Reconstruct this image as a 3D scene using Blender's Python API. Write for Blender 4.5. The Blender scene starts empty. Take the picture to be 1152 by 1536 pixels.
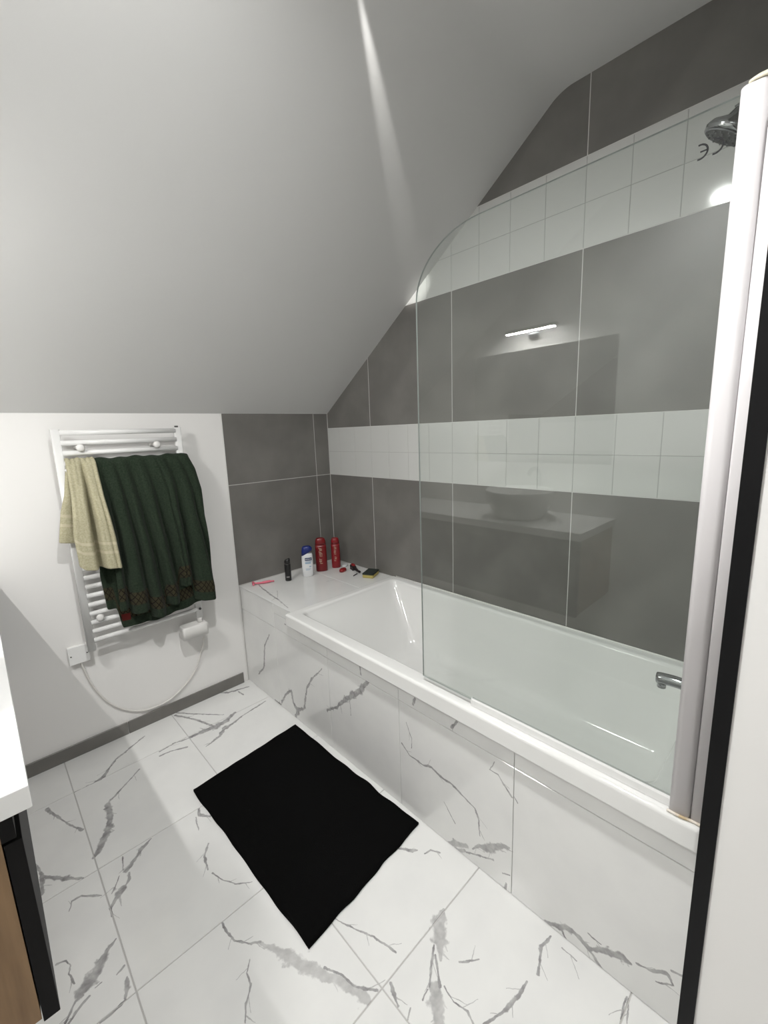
import bpy, bmesh, math, random
from mathutils import Vector, Matrix, noise as mnoise

random.seed(7)
C = bpy.context.scene.collection
S = bpy.context.scene

# ------------------------------------------------------------------ camera
F_PX, YAW, PITCH, ROLL = 646.396, 0.759691, -0.183963, -0.035338
CAM = Vector((-1.73975, -2.34096, 1.45931))
fwd = Vector((math.sin(YAW) * math.cos(PITCH), math.cos(YAW) * math.cos(PITCH), math.sin(PITCH)))
rgt0 = Vector((math.cos(YAW), -math.sin(YAW), 0))
dwn0 = fwd.cross(rgt0)
cr, sr = math.cos(ROLL), math.sin(ROLL)
rgt = rgt0 * cr - dwn0 * sr
dwn = rgt0 * sr + dwn0 * cr
cam_d = bpy.data.cameras.new('camera')
cam_d.sensor_fit = 'HORIZONTAL'
cam_d.sensor_width = 36.0
cam_d.lens = 36.0 * F_PX / 1152.0
cam_d.clip_start = 0.02
cam = bpy.data.objects.new('camera', cam_d)
C.objects.link(cam)
m = Matrix.Identity(4)
for i in range(3):
    m[i][0], m[i][1], m[i][2], m[i][3] = rgt[i], -dwn[i], -fwd[i], CAM[i]
cam.matrix_world = m
S.camera = cam


def hit(px, py, axis, val):
    """photo pixel -> point on the plane coordinate[axis] == val"""
    d = rgt * ((px - 576.0) / F_PX) + dwn * ((py - 768.0) / F_PX) + fwd
    t = (val - CAM[axis]) / d[axis]
    return CAM + d * t


# ------------------------------------------------------------------ world, exposure, lamps without a body of their own
w = bpy.data.worlds.new('world')
S.world = w
w.use_nodes = True
w.node_tree.nodes['Background'].inputs[0].default_value = (0.8, 0.8, 0.8, 1)
w.node_tree.nodes['Background'].inputs[1].default_value = 0.05
S.view_settings.view_transform = 'Standard'
S.view_settings.look = 'None'
S.view_settings.gamma = 1.0
S.view_settings.use_curve_mapping = False
S.view_settings.exposure = 0.2
LAMP_STRENGTH = 640.0
CEILING_STRENGTH = 1280.0
LAMP_COL = (1.0, 0.985, 0.955, 1)

# added bare spot, no fitting: narrow grazing beam lays a streak along the slope
sp_d = bpy.data.lights.new('added_streak_beam', 'SPOT')
sp_d.energy = 70.0; sp_d.color = (1.0, 0.98, 0.95); sp_d.spot_size = math.radians(8); sp_d.spot_blend = 0.9; sp_d.shadow_soft_size = 0.004
sp_o = bpy.data.objects.new('added_streak_beam', sp_d); C.objects.link(sp_o)
_A, _B = Vector((-0.839, -1.371, 2.547)), Vector((-0.122, -0.885, 2.206))
_D = (_B - _A).normalized()
SPOT_FROM, SPOT_TO = _A - _D * 0.22 + Vector((0, -0.573, -0.819)) * 0.018, _A + _D * 0.78
sp_o.location = SPOT_FROM
sp_o.rotation_euler = (SPOT_TO - SPOT_FROM).to_track_quat('-Z', 'Y').to_euler()

# ------------------------------------------------------------------ main measures (metres)
ZB = 1.1932          # lower edge of the white band, two grey tiles above the floor
S0 = 0.4171          # first upright joint on the long wall
HK = 1.587           # knee wall height
SLOPE = 0.70         # rise of the ceiling per metre
ZC = 2.645           # flat ceiling
XT = -0.7116         # left edge of the far-wall tiling
XP = -0.705          # bath panel face
YD = -0.565          # bath / deck joint
YT = -2.232          # tap wall face
XW = -2.215          # left wall
YBK = -3.45          # wall behind the camera
ZK = 0.945           # vanity worktop height


# ------------------------------------------------------------------ helpers
def tag(o, label=None, cat=None, group=None, kind=None):
    if label: o['label'] = label
    if cat: o['category'] = cat
    if group: o['group'] = group
    if kind: o['kind'] = kind
    return o


def empty(name, loc, label, cat, group=None, rz=0.0):
    o = bpy.data.objects.new(name, None)
    o.empty_display_size = 0.05
    o.location = loc
    o.rotation_euler = (0, 0, rz)
    C.objects.link(o)
    return tag(o, label, cat, group)


def obj(name, bm, mats, parent=None, smooth=False, loc=None, bevel=0.0, autosmooth=None):
    me = bpy.data.meshes.new(name)
    bmesh.ops.recalc_face_normals(bm, faces=bm.faces[:])
    bm.to_mesh(me)
    bm.free()
    for mm in (mats if isinstance(mats, (list, tuple)) else [mats]):
        me.materials.append(mm)
    if smooth:
        for p in me.polygons:
            p.use_smooth = True
    o = bpy.data.objects.new(name, me)
    C.objects.link(o)
    if parent: o.parent = parent
    if loc is not None: o.location = loc
    if bevel:
        md = o.modifiers.new('bevel', 'BEVEL')
        md.width = bevel; md.segments = 3; md.limit_method = 'ANGLE'; md.angle_limit = math.radians(40)
        for p in me.polygons: p.use_smooth = True
        wn = o.modifiers.new('wn', 'WEIGHTED_NORMAL'); wn.keep_sharp = True
    return o


def box(bm, x0, x1, y0, y1, z0, z1, mi=0):
    vs = [bm.verts.new((x, y, z)) for x in (x0, x1) for y in (y0, y1) for z in (z0, z1)]
    for f in ((0, 1, 3, 2), (4, 6, 7, 5), (0, 4, 5, 1), (2, 3, 7, 6), (0, 2, 6, 4), (1, 5, 7, 3)):
        fc = bm.faces.new([vs[i] for i in f]); fc.material_index = mi
    return vs


def bx(*a, mi=0):
    bm = bmesh.new(); box(bm, *a, mi=mi); return bm


def prism(bm, poly, axis, a0, a1, mi=0):
    """poly: 2D list in the two other axes (cyclic order kept x<y<z), extruded along axis"""
    def mk(p, a):
        c = [p[0], p[1]]; c.insert(axis, a); return bm.verts.new(c)
    A = [mk(p, a0) for p in poly]; B = [mk(p, a1) for p in poly]
    bm.faces.new(A).material_index = mi
    bm.faces.new(B[::-1]).material_index = mi
    n = len(poly)
    for i in range(n):
        bm.faces.new((A[i], B[i], B[(i + 1) % n], A[(i + 1) % n])).material_index = mi


def tube(bm, pts, r, seg=12, caps=True, mi=0):
    pts = [Vector(p) for p in pts]
    rs = r if isinstance(r, (list, tuple)) else [r] * len(pts)
    rings = []; up = None
    for i, p in enumerate(pts):
        t = (pts[min(i + 1, len(pts) - 1)] - pts[max(i - 1, 0)]).normalized()
        if up is None:
            up = Vector((0, 0, 1)) if abs(t.z) < 0.9 else Vector((1, 0, 0))
        a = (up - t * up.dot(t)).normalized(); up = a
        b = t.cross(a)
        rings.append([bm.verts.new(p + (a * math.cos(2 * math.pi * k / seg) + b * math.sin(2 * math.pi * k / seg)) * rs[i]) for k in range(seg)])
    for i in range(len(rings) - 1):
        for k in range(seg):
            f = bm.faces.new((rings[i][k], rings[i][(k + 1) % seg], rings[i + 1][(k + 1) % seg], rings[i + 1][k]))
            f.smooth = True; f.material_index = mi
    if caps:
        bm.faces.new(rings[0][::-1]).material_index = mi
        bm.faces.new(rings[-1]).material_index = mi


def catmull(pts, n=8):
    P = [Vector(p) for p in pts]
    P = [P[0] * 2 - P[1]] + P + [P[-1] * 2 - P[-2]]
    out = []
    for i in range(1, len(P) - 2):
        for k in range(n):
            t = k / n
            out.append(0.5 * (2 * P[i] + (P[i + 1] - P[i - 1]) * t + (2 * P[i - 1] - 5 * P[i] + 4 * P[i + 1] - P[i + 2]) * t * t
                              + (3 * P[i] - P[i - 1] - 3 * P[i + 1] + P[i + 2]) * t ** 3))
    out.append(P[-2])
    return out


def loft(bm, loops, close_first=True, close_last=True, smooth=True, mi=0):
    rings = [[bm.verts.new(p) for p in L] for L in loops]
    n = len(rings[0])
    for i in range(len(rings) - 1):
        for k in range(n):
            f = bm.faces.new((rings[i][k], rings[i][(k + 1) % n], rings[i + 1][(k + 1) % n], rings[i + 1][k]))
            f.smooth = smooth; f.material_index = mi
    if close_first: bm.faces.new(rings[0][::-1]).material_index = mi
    if close_last: bm.faces.new(rings[-1]).material_index = mi
    return rings


def ell(z, rx, ry, n=28, p=2.0, cx=0, cy=0, k=0.0):
    """superellipse loop; k tilts it: z += k*x"""
    out = []
    for i in range(n):
        a = 2 * math.pi * i / n
        c, s = math.cos(a), math.sin(a)
        x = rx * math.copysign(abs(c) ** (2 / p), c); y = ry * math.copysign(abs(s) ** (2 / p), s)
        out.append((cx + x, cy + y, z + k * x))
    return out


def rrect(x0, x1, y0, y1, r, z, n=6):
    out = []
    for (cx, cy, a0) in ((x1 - r, y1 - r, 0), (x0 + r, y1 - r, 90), (x0 + r, y0 + r, 180), (x1 - r, y0 + r, 270)):
        for i in range(n + 1):
            a = math.radians(a0 + 90 * i / n)
            out.append((cx + r * math.cos(a), cy + r * math.sin(a), z))
    return out


# ------------------------------------------------------------------ materials
def mat(name, col, rough=0.5, metal=0.0, spec=0.5, bump=None, var=None, emit=None, coat=0.0):
    mm = bpy.data.materials.new(name); mm.use_nodes = True
    nt = mm.node_tree; b = nt.nodes['Principled BSDF']
    b.inputs['Base Color'].default_value = (*col, 1)
    b.inputs['Roughness'].default_value = rough
    b.inputs['Metallic'].default_value = metal
    b.inputs['Specular IOR Level'].default_value = spec
    b.inputs['Coat Weight'].default_value = coat
    tc = nt.nodes.new('ShaderNodeTexCoord')
    if bump:
        n = nt.nodes.new('ShaderNodeTexNoise'); n.inputs['Scale'].default_value = bump[0]; n.inputs['Detail'].default_value = 4
        nt.links.new(tc.outputs['Object'], n.inputs['Vector'])
        bp = nt.nodes.new('ShaderNodeBump'); bp.inputs['Strength'].default_value = bump[1]; bp.inputs['Distance'].default_value = bump[2] if len(bump) > 2 else 0.002
        nt.links.new(n.outputs['Fac'], bp.inputs['Height']); nt.links.new(bp.outputs['Normal'], b.inputs['Normal'])
    if var:
        sc, c2, lo, hi = var
        n = nt.nodes.new('ShaderNodeTexNoise'); n.inputs['Scale'].default_value = sc; n.inputs['Detail'].default_value = 6
        nt.links.new(tc.outputs['Object'], n.inputs['Vector'])
        r = nt.nodes.new('ShaderNodeValToRGB')
        r.color_ramp.elements[0].position = lo; r.color_ramp.elements[1].position = hi
        r.color_ramp.elements[0].color = (*col, 1); r.color_ramp.elements[1].color = (*c2, 1)
        nt.links.new(n.outputs['Fac'], r.inputs['Fac']); nt.links.new(r.outputs['Color'], b.inputs['Base Color'])
    if emit:
        b.inputs['Emission Color'].default_value = emit[0]; b.inputs['Emission Strength'].default_value = emit[1]
    return mm


M = {}
M['plaster'] = mat('white_wall_paint', (0.83, 0.82, 0.805), 0.55, bump=(260, 0.06, 0.001))
M['ceiling'] = mat('ceiling_paint', (0.70, 0.70, 0.69), 0.6, bump=(220, 0.06, 0.001))
M['grout'] = mat('light_grout', (0.62, 0.61, 0.59), 0.8)
M['grout_white'] = mat('grey_mosaic_grout', (0.36, 0.355, 0.345), 0.8)
M['grout_floor'] = mat('floor_grout', (0.52, 0.51, 0.495), 0.8)
M['grout_panel'] = mat('grey_grout', (0.30, 0.29, 0.28), 0.8)
M['grey_tile'] = mat('grey_stone_tile', (0.152, 0.146, 0.135), 0.36, var=(5.5, (0.185, 0.178, 0.165), 0.38, 0.66), bump=(300, 0.03, 0.0006))
M['white_tile'] = mat('white_glazed_tile', (0.58, 0.585, 0.565), 0.07, bump=(9, 0.04, 0.002))
M['acrylic'] = mat('white_acrylic', (0.80, 0.80, 0.785), 0.10)
M['white_gloss'] = mat('white_enamel', (0.80, 0.80, 0.79), 0.22)
M['white_plastic'] = mat('white_plastic', (0.78, 0.77, 0.75), 0.35)
M['profile'] = mat('pale_lilac_white_powder_coat', (0.70, 0.675, 0.685), 0.33)
M['profile_stain'] = mat('rusty_silicone', (0.55, 0.43, 0.26), 0.6, var=(60, (0.75, 0.70, 0.62), 0.4, 0.6))
M['cap'] = mat('yellowed_plastic_cap', (0.72, 0.67, 0.52), 0.4)
M['black_trim'] = mat('matt_black_metal', (0.006, 0.006, 0.0065), 0.5, spec=0.15)
M['chrome'] = mat('dark_chrome', (0.42, 0.43, 0.44), 0.12, metal=1.0)
M['head_face'] = mat('grey_rubber_nozzles', (0.16, 0.165, 0.17), 0.5)
M['mirror'] = mat('mirror_silver', (0.9, 0.9, 0.9), 0.0, metal=1.0)
M['worktop'] = mat('white_worktop', (0.82, 0.82, 0.81), 0.25, var=(6, (0.74, 0.74, 0.73), 0.55, 0.8))
M['ceramic'] = mat('white_ceramic', (0.82, 0.82, 0.80), 0.08)
M['black_panel'] = mat('black_laminate', (0.006, 0.0055, 0.0055), 0.5, spec=0.12)
M['lamp'] = mat('lamp_diffuser', (0.9, 0.9, 0.9), 0.5, emit=(LAMP_COL, LAMP_STRENGTH))
M['downlight'] = mat('downlight_lens', (0.9, 0.9, 0.9), 0.5, emit=((1.0, 1.0, 0.985, 1), CEILING_STRENGTH))
M['screw'] = mat('dark_screw', (0.08, 0.08, 0.08), 0.4, metal=0.6)
M['cable'] = mat('white_cable', (0.72, 0.70, 0.67), 0.45)


def wood():
    mm = mat('oak_veneer', (0.23, 0.135, 0.062), 0.5)
    nt = mm.node_tree; b = nt.nodes['Principled BSDF']
    tc = nt.nodes.new('ShaderNodeTexCoord'); mp = nt.nodes.new('ShaderNodeMapping')
    mp.inputs['Scale'].default_value = (26, 26, 2.2)
    n = nt.nodes.new('ShaderNodeTexNoise'); n.inputs['Scale'].default_value = 2.2; n.inputs['Detail'].default_value = 8
    r = nt.nodes.new('ShaderNodeValToRGB')
    r.color_ramp.elements[0].position = 0.3; r.color_ramp.elements[1].position = 0.7
    r.color_ramp.elements[0].color = (0.17, 0.097, 0.043, 1); r.color_ramp.elements[1].color = (0.27, 0.165, 0.080, 1)
    nt.links.new(tc.outputs['Object'], mp.inputs['Vector']); nt.links.new(mp.outputs['Vector'], n.inputs['Vector'])
    nt.links.new(n.outputs['Fac'], r.inputs['Fac']); nt.links.new(r.outputs['Color'], b.inputs['Base Color'])
    return mm


M['wood'] = wood()


def glass_mat():
    mm = bpy.data.materials.new('clear_pane_glass'); mm.use_nodes = True
    nt = mm.node_tree; nt.nodes.clear()
    out = nt.nodes.new('ShaderNodeOutputMaterial')
    tr = nt.nodes.new('ShaderNodeBsdfTransparent'); tr.inputs[0].default_value = (0.955, 0.972, 0.962, 1)
    gl = nt.nodes.new('ShaderNodeBsdfGlossy'); gl.inputs['Roughness'].default_value = 0.0
    geo = nt.nodes.new('ShaderNodeNewGeometry')
    dot = nt.nodes.new('ShaderNodeVectorMath'); dot.operation = 'DOT_PRODUCT'
    ab = nt.nodes.new('ShaderNodeMath'); ab.operation = 'ABSOLUTE'
    om = nt.nodes.new('ShaderNodeMath'); om.operation = 'SUBTRACT'; om.inputs[0].default_value = 1.0
    pw = nt.nodes.new('ShaderNodeMath'); pw.operation = 'POWER'; pw.inputs[1].default_value = 5.0
    ma = nt.nodes.new('ShaderNodeMath'); ma.operation = 'MULTIPLY_ADD'; ma.inputs[1].default_value = 0.955; ma.inputs[2].default_value = 0.045
    mix = nt.nodes.new('ShaderNodeMixShader')
    L = nt.links.new
    L(geo.outputs['Normal'], dot.inputs[0]); L(geo.outputs['Incoming'], dot.inputs[1]); L(dot.outputs['Value'], ab.inputs[0])
    L(ab.outputs[0], om.inputs[1]); L(om.outputs[0], pw.inputs[0]); L(pw.outputs[0], ma.inputs[0]); L(ma.outputs[0], mix.inputs[0])
    L(tr.outputs[0], mix.inputs[1]); L(gl.outputs[0], mix.inputs[2]); L(mix.outputs[0], out.inputs[0])
    return mm


M['glass'] = glass_mat()
M['glass_edge'] = mat('green_grey_glass_edge', (0.36, 0.39, 0.375), 0.2)


# ---- marble: every tile has its own veins, measured distances to short strokes, in nodes
def vein_group():
    g = bpy.data.node_groups.new('vein_stroke', 'ShaderNodeTree')
    I = g.interface
    I.new_socket('P', in_out='INPUT', socket_type='NodeSocketVector')
    I.new_socket('A', in_out='INPUT', socket_type='NodeSocketVector')
    I.new_socket('AB', in_out='INPUT', socket_type='NodeSocketVector')
    I.new_socket('ABn', in_out='INPUT', socket_type='NodeSocketVector')
    for s in ('W0', 'DW', 'K', 'N'): I.new_socket(s, in_out='INPUT', socket_type='NodeSocketFloat')
    I.new_socket('Prev', in_out='INPUT', socket_type='NodeSocketFloat')
    I.new_socket('Mask', in_out='OUTPUT', socket_type='NodeSocketFloat')
    gi = g.nodes.new('NodeGroupInput'); go = g.nodes.new('NodeGroupOutput'); L = g.links.new

    def vm(op, a, b):
        n = g.nodes.new('ShaderNodeVectorMath'); n.operation = op; L(a, n.inputs[0])
        if b is not None: L(b, n.inputs[3] if op == 'SCALE' else n.inputs[1])
        return n

    def mt(op, a, b, c=None, clamp=False):
        n = g.nodes.new('ShaderNodeMath'); n.operation = op; n.use_clamp = clamp; L(a, n.inputs[0])
        if isinstance(b, float): n.inputs[1].default_value = b
        else: L(b, n.inputs[1])
        if c is not None:
            if isinstance(c, float): n.inputs[2].default_value = c
            else: L(c, n.inputs[2])
        return n.outputs[0]
    pa = vm('SUBTRACT', gi.outputs['P'], gi.outputs['A']).outputs[0]
    t = vm('DOT_PRODUCT', pa, gi.outputs['ABn']).outputs['Value']
    t = mt('ADD', t, 0.0, clamp=True)
    d = vm('LENGTH', vm('SUBTRACT', pa, vm('SCALE', gi.outputs['AB'], t).outputs[0]).outputs[0], None).outputs['Value']
    wd = mt('MULTIPLY_ADD', t, gi.outputs['DW'], gi.outputs['W0'])
    q = mt('MULTIPLY', mt('DIVIDE', d, wd), gi.outputs['N'])     # 1 at the stroke's border
    q = mt('MULTIPLY_ADD', q, -2.2, 2.75, clamp=True)
    q = mt('MULTIPLY', q, gi.outputs['K'])
    L(mt('MAXIMUM', q, gi.outputs['Prev']), go.inputs['Mask'])
    return g


VG = vein_group()


def marble(name, segs, plane, seed):
    """segs: (ax, ay, bx, by, half width a, half width b, strength) in the tile's own two coordinates"""
    mm = bpy.data.materials.new(name); mm.use_nodes = True
    nt = mm.node_tree; b = nt.nodes['Principled BSDF']; L = nt.links.new
    b.inputs['Roughness'].default_value = 0.09
    b.inputs['Specular IOR Level'].default_value = 0.45
    tc = nt.nodes.new('ShaderNodeTexCoord')
    sp = nt.nodes.new('ShaderNodeSeparateXYZ'); L(tc.outputs['Object'], sp.inputs[0])
    cb = nt.nodes.new('ShaderNodeCombineXYZ')
    for k, ax in enumerate(plane): L(sp.outputs[ax], cb.inputs[k])
    off = nt.nodes.new('ShaderNodeVectorMath'); off.operation = 'ADD'; off.inputs[1].default_value = (seed * 3.1, seed * 1.7, 0)
    L(cb.outputs[0], off.inputs[0])

    def nz(scale, detail):
        n = nt.nodes.new('ShaderNodeTexNoise'); n.inputs['Scale'].default_value = scale; n.inputs['Detail'].default_value = detail
        L(off.outputs[0], n.inputs['Vector']); return n
    P = cb.outputs[0]
    for sc, amp in ((18, 0.010), (80, 0.0045)):
        n = nz(sc, 3)
        s_ = nt.nodes.new('ShaderNodeVectorMath'); s_.operation = 'SUBTRACT'; s_.inputs[1].default_value = (0.5, 0.5, 0.5); L(n.outputs['Color'], s_.inputs[0])
        k_ = nt.nodes.new('ShaderNodeVectorMath'); k_.operation = 'MULTIPLY'; k_.inputs[1].default_value = (amp, amp, 0); L(s_.outputs[0], k_.inputs[0])
        a_ = nt.nodes.new('ShaderNodeVectorMath'); a_.operation = 'ADD'; L(P, a_.inputs[0]); L(k_.outputs[0], a_.inputs[1]); P = a_.outputs[0]
    prev = None
    nm = nt.nodes.new('ShaderNodeMapRange'); nm.inputs['From Min'].default_value = 0.3; nm.inputs['From Max'].default_value = 0.7
    nm.inputs['To Min'].default_value = 0.55; nm.inputs['To Max'].default_value = 1.75
    L(nz(42, 5).outputs['Fac'], nm.inputs['Value'])
    for (ax, ay, bx_, by, w0, w1, k) in segs:
        g = nt.nodes.new('ShaderNodeGroup'); g.node_tree = VG
        dx, dy = bx_ - ax, by - ay; n2 = max(dx * dx + dy * dy, 1e-8)
        L(P, g.inputs['P']); g.inputs['A'].default_value = (ax, ay, 0); g.inputs['AB'].default_value = (dx, dy, 0)
        g.inputs['ABn'].default_value = (dx / n2, dy / n2, 0)
        L(nm.outputs[0], g.inputs['N']); g.inputs['W0'].default_value = w0; g.inputs['DW'].default_value = w1 - w0; g.inputs['K'].default_value = k
        if prev is not None: L(prev, g.inputs['Prev'])
        prev = g.outputs['Mask']
    base = nt.nodes.new('ShaderNodeValToRGB')
    base.color_ramp.elements[0].position = 0.42; base.color_ramp.elements[1].position = 0.72
    base.color_ramp.elements[0].color = (0.79, 0.79, 0.775, 1); base.color_ramp.elements[1].color = (0.745, 0.745, 0.735, 1)
    L(nz(6, 5).outputs['Fac'], base.inputs['Fac'])
    if prev is None:
        L(base.outputs[0], b.inputs['Base Color'])
    else:
        tone = nt.nodes.new('ShaderNodeMapRange'); tone.inputs['From Min'].default_value = 0.3; tone.inputs['From Max'].default_value = 0.7
        tone.inputs['To Min'].default_value = 0.50; tone.inputs['To Max'].default_value = 1.0
        L(nz(38, 6).outputs['Fac'], tone.inputs['Value'])
        ml = nt.nodes.new('ShaderNodeMath'); ml.operation = 'MULTIPLY'; L(prev, ml.inputs[0]); L(tone.outputs[0], ml.inputs[1])
        mx = nt.nodes.new('ShaderNodeMix'); mx.data_type = 'RGBA'
        L(ml.outputs[0], mx.inputs['Factor']); L(base.outputs[0], mx.inputs[6]); mx.inputs[7].default_value = (0.235, 0.228, 0.232, 1)
        L(mx.outputs[2], b.inputs['Base Color'])
    return mm


# ---- veins read off the photograph: pixel, pixel, width in pixels; True = on the floor, then panel, then deck
VEINS = {
 'floor': [
  [(263,1073,3),(292,1079,3),(309,1085,3),(322,1090,3)], [(263,1069,2),(290,1071,2),(335,1072,1)],
  [(352,1069,3),(340,1081,7),(323,1090,8),(302,1098,6),(284,1106,4)], [(338,1090,6),(330,1104,4),(309,1120,1)],
  [(398,1052,2),(365,1073,2),(340,1092,4)], [(326,1039,2),(342,1039,3),(373,1030,2)], [(357,1037,2),(365,1042,2)],
  [(240,1127,2),(261,1115,2),(284,1107,2)], [(240,1134,3),(248,1130,2),(255,1127,1.5),(280,1121,3)],
  [(217,1104,2),(174,1139,2.5),(154,1165,3)],
  [(162,1206,7),(165,1230,7),(159,1252,10),(147,1278,8),(140,1287,4)], [(209,1154,2),(196,1168,2),(164,1203,3)],
  [(165,1150,2),(156,1165,4),(139,1175,2),(108,1190,1)], [(70,1214,4),(90,1228,2),(105,1237,2),(123,1245,4)],
  [(48,1290,2),(63,1312,4),(63,1341,5)], [(63,1314,4),(99,1318,6),(125,1318,2)],
  [(227,1257,2),(212,1274,5),(190,1307,5)], [(194,1309,4),(194,1318,4),(187,1330,3),(176,1341,6)],
  [(183,1285,1.5),(185,1305,1.5)], [(179,1314,1.5),(168,1341,1.5)], [(185,1332,10),(174,1349,5),(166,1362,3),(168,1374,2)],
  [(103,1367,1),(107,1353,2),(122,1344,3),(152,1343,2)],
  [(174,1408,2),(162,1424,6),(147,1452,14),(132,1475,18),(120,1490,12)], [(124,1492,4),(113,1502,3),(97,1536,3)],
  [(134,1494,4),(120,1511,3),(103,1536,3)], [(143,1481,2),(153,1473,1.5)],
  [(191,1466,2),(191,1483,8),(187,1498,3)], [(187,1500,3),(170,1517,3),(151,1534,2)], [(187,1448,3),(176,1462,2)],
  [(84,1446,2),(99,1441,2),(106,1448,2),(103,1460,2),(112,1475,2)],
  [(298,1213,3),(299,1223,4),(315,1225,3)], [(294,1226,1.5),(298,1245,1.5)], [(312,1266,2),(307,1284,3),(311,1305,2)],
  [(318,1310,1.5),(332,1318,1.5),(353,1326,1.5),(378,1323,1.5)],
  [(334,1383,2),(339,1396,2.5),(353,1412,2.5),(372,1415,2),(391,1413,3)],
  [(388,1413,3),(415,1426,8),(438,1437,16),(456,1450,16),(482,1463,11),(508,1471,12),(534,1486,13),(550,1499,13),0.6],
  [(487,1452,3),(513,1463,3),(534,1481,3),(566,1486,3)], [(375,1439,1.5),(370,1460,1.5),(377,1476,3),(369,1507,2),(368,1533,1.5)],
  [(503,1378,1.5),(534,1394,2),(560,1405,2),(594,1428,3)], [(599,1273,2),(619,1276,5),(626,1275,2)],
  [(637,1280,2),(646,1275,2),(660,1280,2)], [(666,1364,3),(658,1387,20),(660,1412,16),(662,1441,3),0.72],
  [(651,1419,3),(646,1457,3),(644,1480,3)], [(653,1434,3),(658,1464,3),(660,1480,4)], [(651,1482,16),(655,1504,18),(658,1536,14),0.72],
  [(640,1484,2),(634,1500,2)], [(667,1480,2),(680,1504,2),(701,1516,2.5),(710,1536,2)],
  [(826,1404,2),(812,1419,4),(807,1461,3)], [(790,1472,3),(779,1494,5),(762,1511,6),(740,1528,3),(724,1536,3)],
  [(688,1443,2),(719,1438,2)], [(585,1475,5),(597,1509,2)], [(617,1513,3),(612,1529,3)], [(843,1422,1.5),(865,1442,1.5)],
  [(940,1494,2),(932,1530,2)], [(943,1497,2),(941,1536,2)]],
 'panel': [
  [(404,952,2),(397,968,3),(396,1001,3),(388,1011,2)],
  [(413,1050,3),(421,1057,4),(428,1042,3),(437,1036,5),(440,1054,4),(447,1065,9),(443,1079,3)],
  [(447,1065,6),(456,1063,4),(460,1033,3),(467,1019,3),(483,1003,1.5)],
  [(551,1024,6),(540,1036,11),(518,1049,7),(505,1061,4),(491,1065,4)], [(525,1052,1),(526,1073,1)],
  [(411,915,5),(419,925,3)], [(427,936,2),(464,955,4),(491,971,2)], [(540,1001,3),(541,1011,3)], [(622,1048,4),(619,1057,4)],
  [(685,1083,5),(677,1091,5)],
  [(603,1115,2),(614,1133,2),(634,1147,3),(647,1151,4),(665,1168,3),(678,1177,4),(712,1212,2),(718,1230,3),(720,1254,1.5)],
  [(609,1084,1.2),(618,1108,1.2),(617,1122,1.2)], [(742,1144,1.5),(735,1155,2),(747,1162,2),(760,1184,3),(768,1196,2)],
  [(667,1266,4),(683,1266,11),(700,1270,7),0.72], [(683,1276,8),(697,1276,6),0.72],
  [(709,1274,2),(718,1268,5),(734,1274,14),(749,1268,10),(765,1272,3),0.85], [(700,1279,2),(720,1283,2.5),(740,1290,3)],
  [(759,1325,3),(758,1336,6),(766,1343,3)], [(754,1310,2),(764,1312,2)],
  [(809,1380,4),(837,1389,9),(859,1397,7),(884,1422,7),(907,1428,10),(934,1436,12),(945,1444,6)],
  [(843,1394,3),(851,1414,3)], [(865,1403,4),(890,1433,4),(907,1458,4)], [(882,1400,2.5),(901,1417,2.5)],
  [(954,1444,3),(976,1456,3),(1001,1461,6),(1009,1478,3)], [(984,1472,3),(1007,1478,3)], [(1007,1456,4),(1026,1464,4)],
  [(666,1203,1),(683,1235,1)], [(771,1195,1.2),(776,1205,1)]],
 'deck': [[(388,877,1),(391,880,1.5),(406,892,2.5),(418,900,2)], [(416,886,1),(417,896,1),.6], [(418,900,1.5),(432,912,1.5),.7],
          [(490,872,1),(510,868,1),.4]],
}


def vein_segs(key, axis, val, uv):
    out = []; R_ = random.Random(key)
    for st in VEINS[key]:
        k = 1.0
        if not isinstance(st[-1], tuple): k = st[-1]; st = st[:-1]
        pts = []
        for (px, py, wp) in st:
            p = hit(px, py, axis, val)
            dep = (p - CAM).dot(fwd)
            pts.append((p[uv[0]], p[uv[1]], max(0.5 * wp * dep / F_PX * (1.25 if axis == 2 else 1.1), 0.0016)))
        for a, b in zip(pts, pts[1:]):
            out.append((a[0], a[1], b[0], b[1], a[2], b[2], k))
            ln = math.hypot(b[0] - a[0], b[1] - a[1])
            if ln > .03 and R_.random() < .6:          # hair-fine offshoot
                an = math.atan2(b[1] - a[1], b[0] - a[0]) + R_.choice((-1, 1)) * R_.uniform(.4, 1.0)
                q = R_.uniform(.02, .05); x, y = a[0] + (b[0] - a[0]) * .6, a[1] + (b[1] - a[1]) * .6
                out.append((x, y, x + q * math.cos(an), y + q * math.sin(an), max(a[2] * .35, .0014), .0008, k * .65))
    return out


def segs_for(segs, u0, u1, v0, v1, cu, cv):
    r = []
    for (ax, ay, bx_, by, w0, w1, k) in segs:
        mx_, my_ = (ax + bx_) / 2, (ay + by) / 2
        if u0 <= mx_ <= u1 and v0 <= my_ <= v1:
            r.append((ax - cu, ay - cv, bx_ - cu, by - cv, w0, w1, k))
    return r


# ---- tiles
def clip(poly, a, b, c):
    """keep a*u + b*v <= c"""
    out = []
    for i in range(len(poly)):
        p, q = poly[i], poly[(i + 1) % len(poly)]
        dp, dq = a * p[0] + b * p[1] - c, a * q[0] + b * q[1] - c
        if dp <= 0: out.append(p)
        if (dp < 0 < dq) or (dq < 0 < dp):
            t = dp / (dp - dq); out.append((p[0] + (q[0] - p[0]) * t, p[1] + (q[1] - p[1]) * t))
    return out


TCACHE = {}


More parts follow.
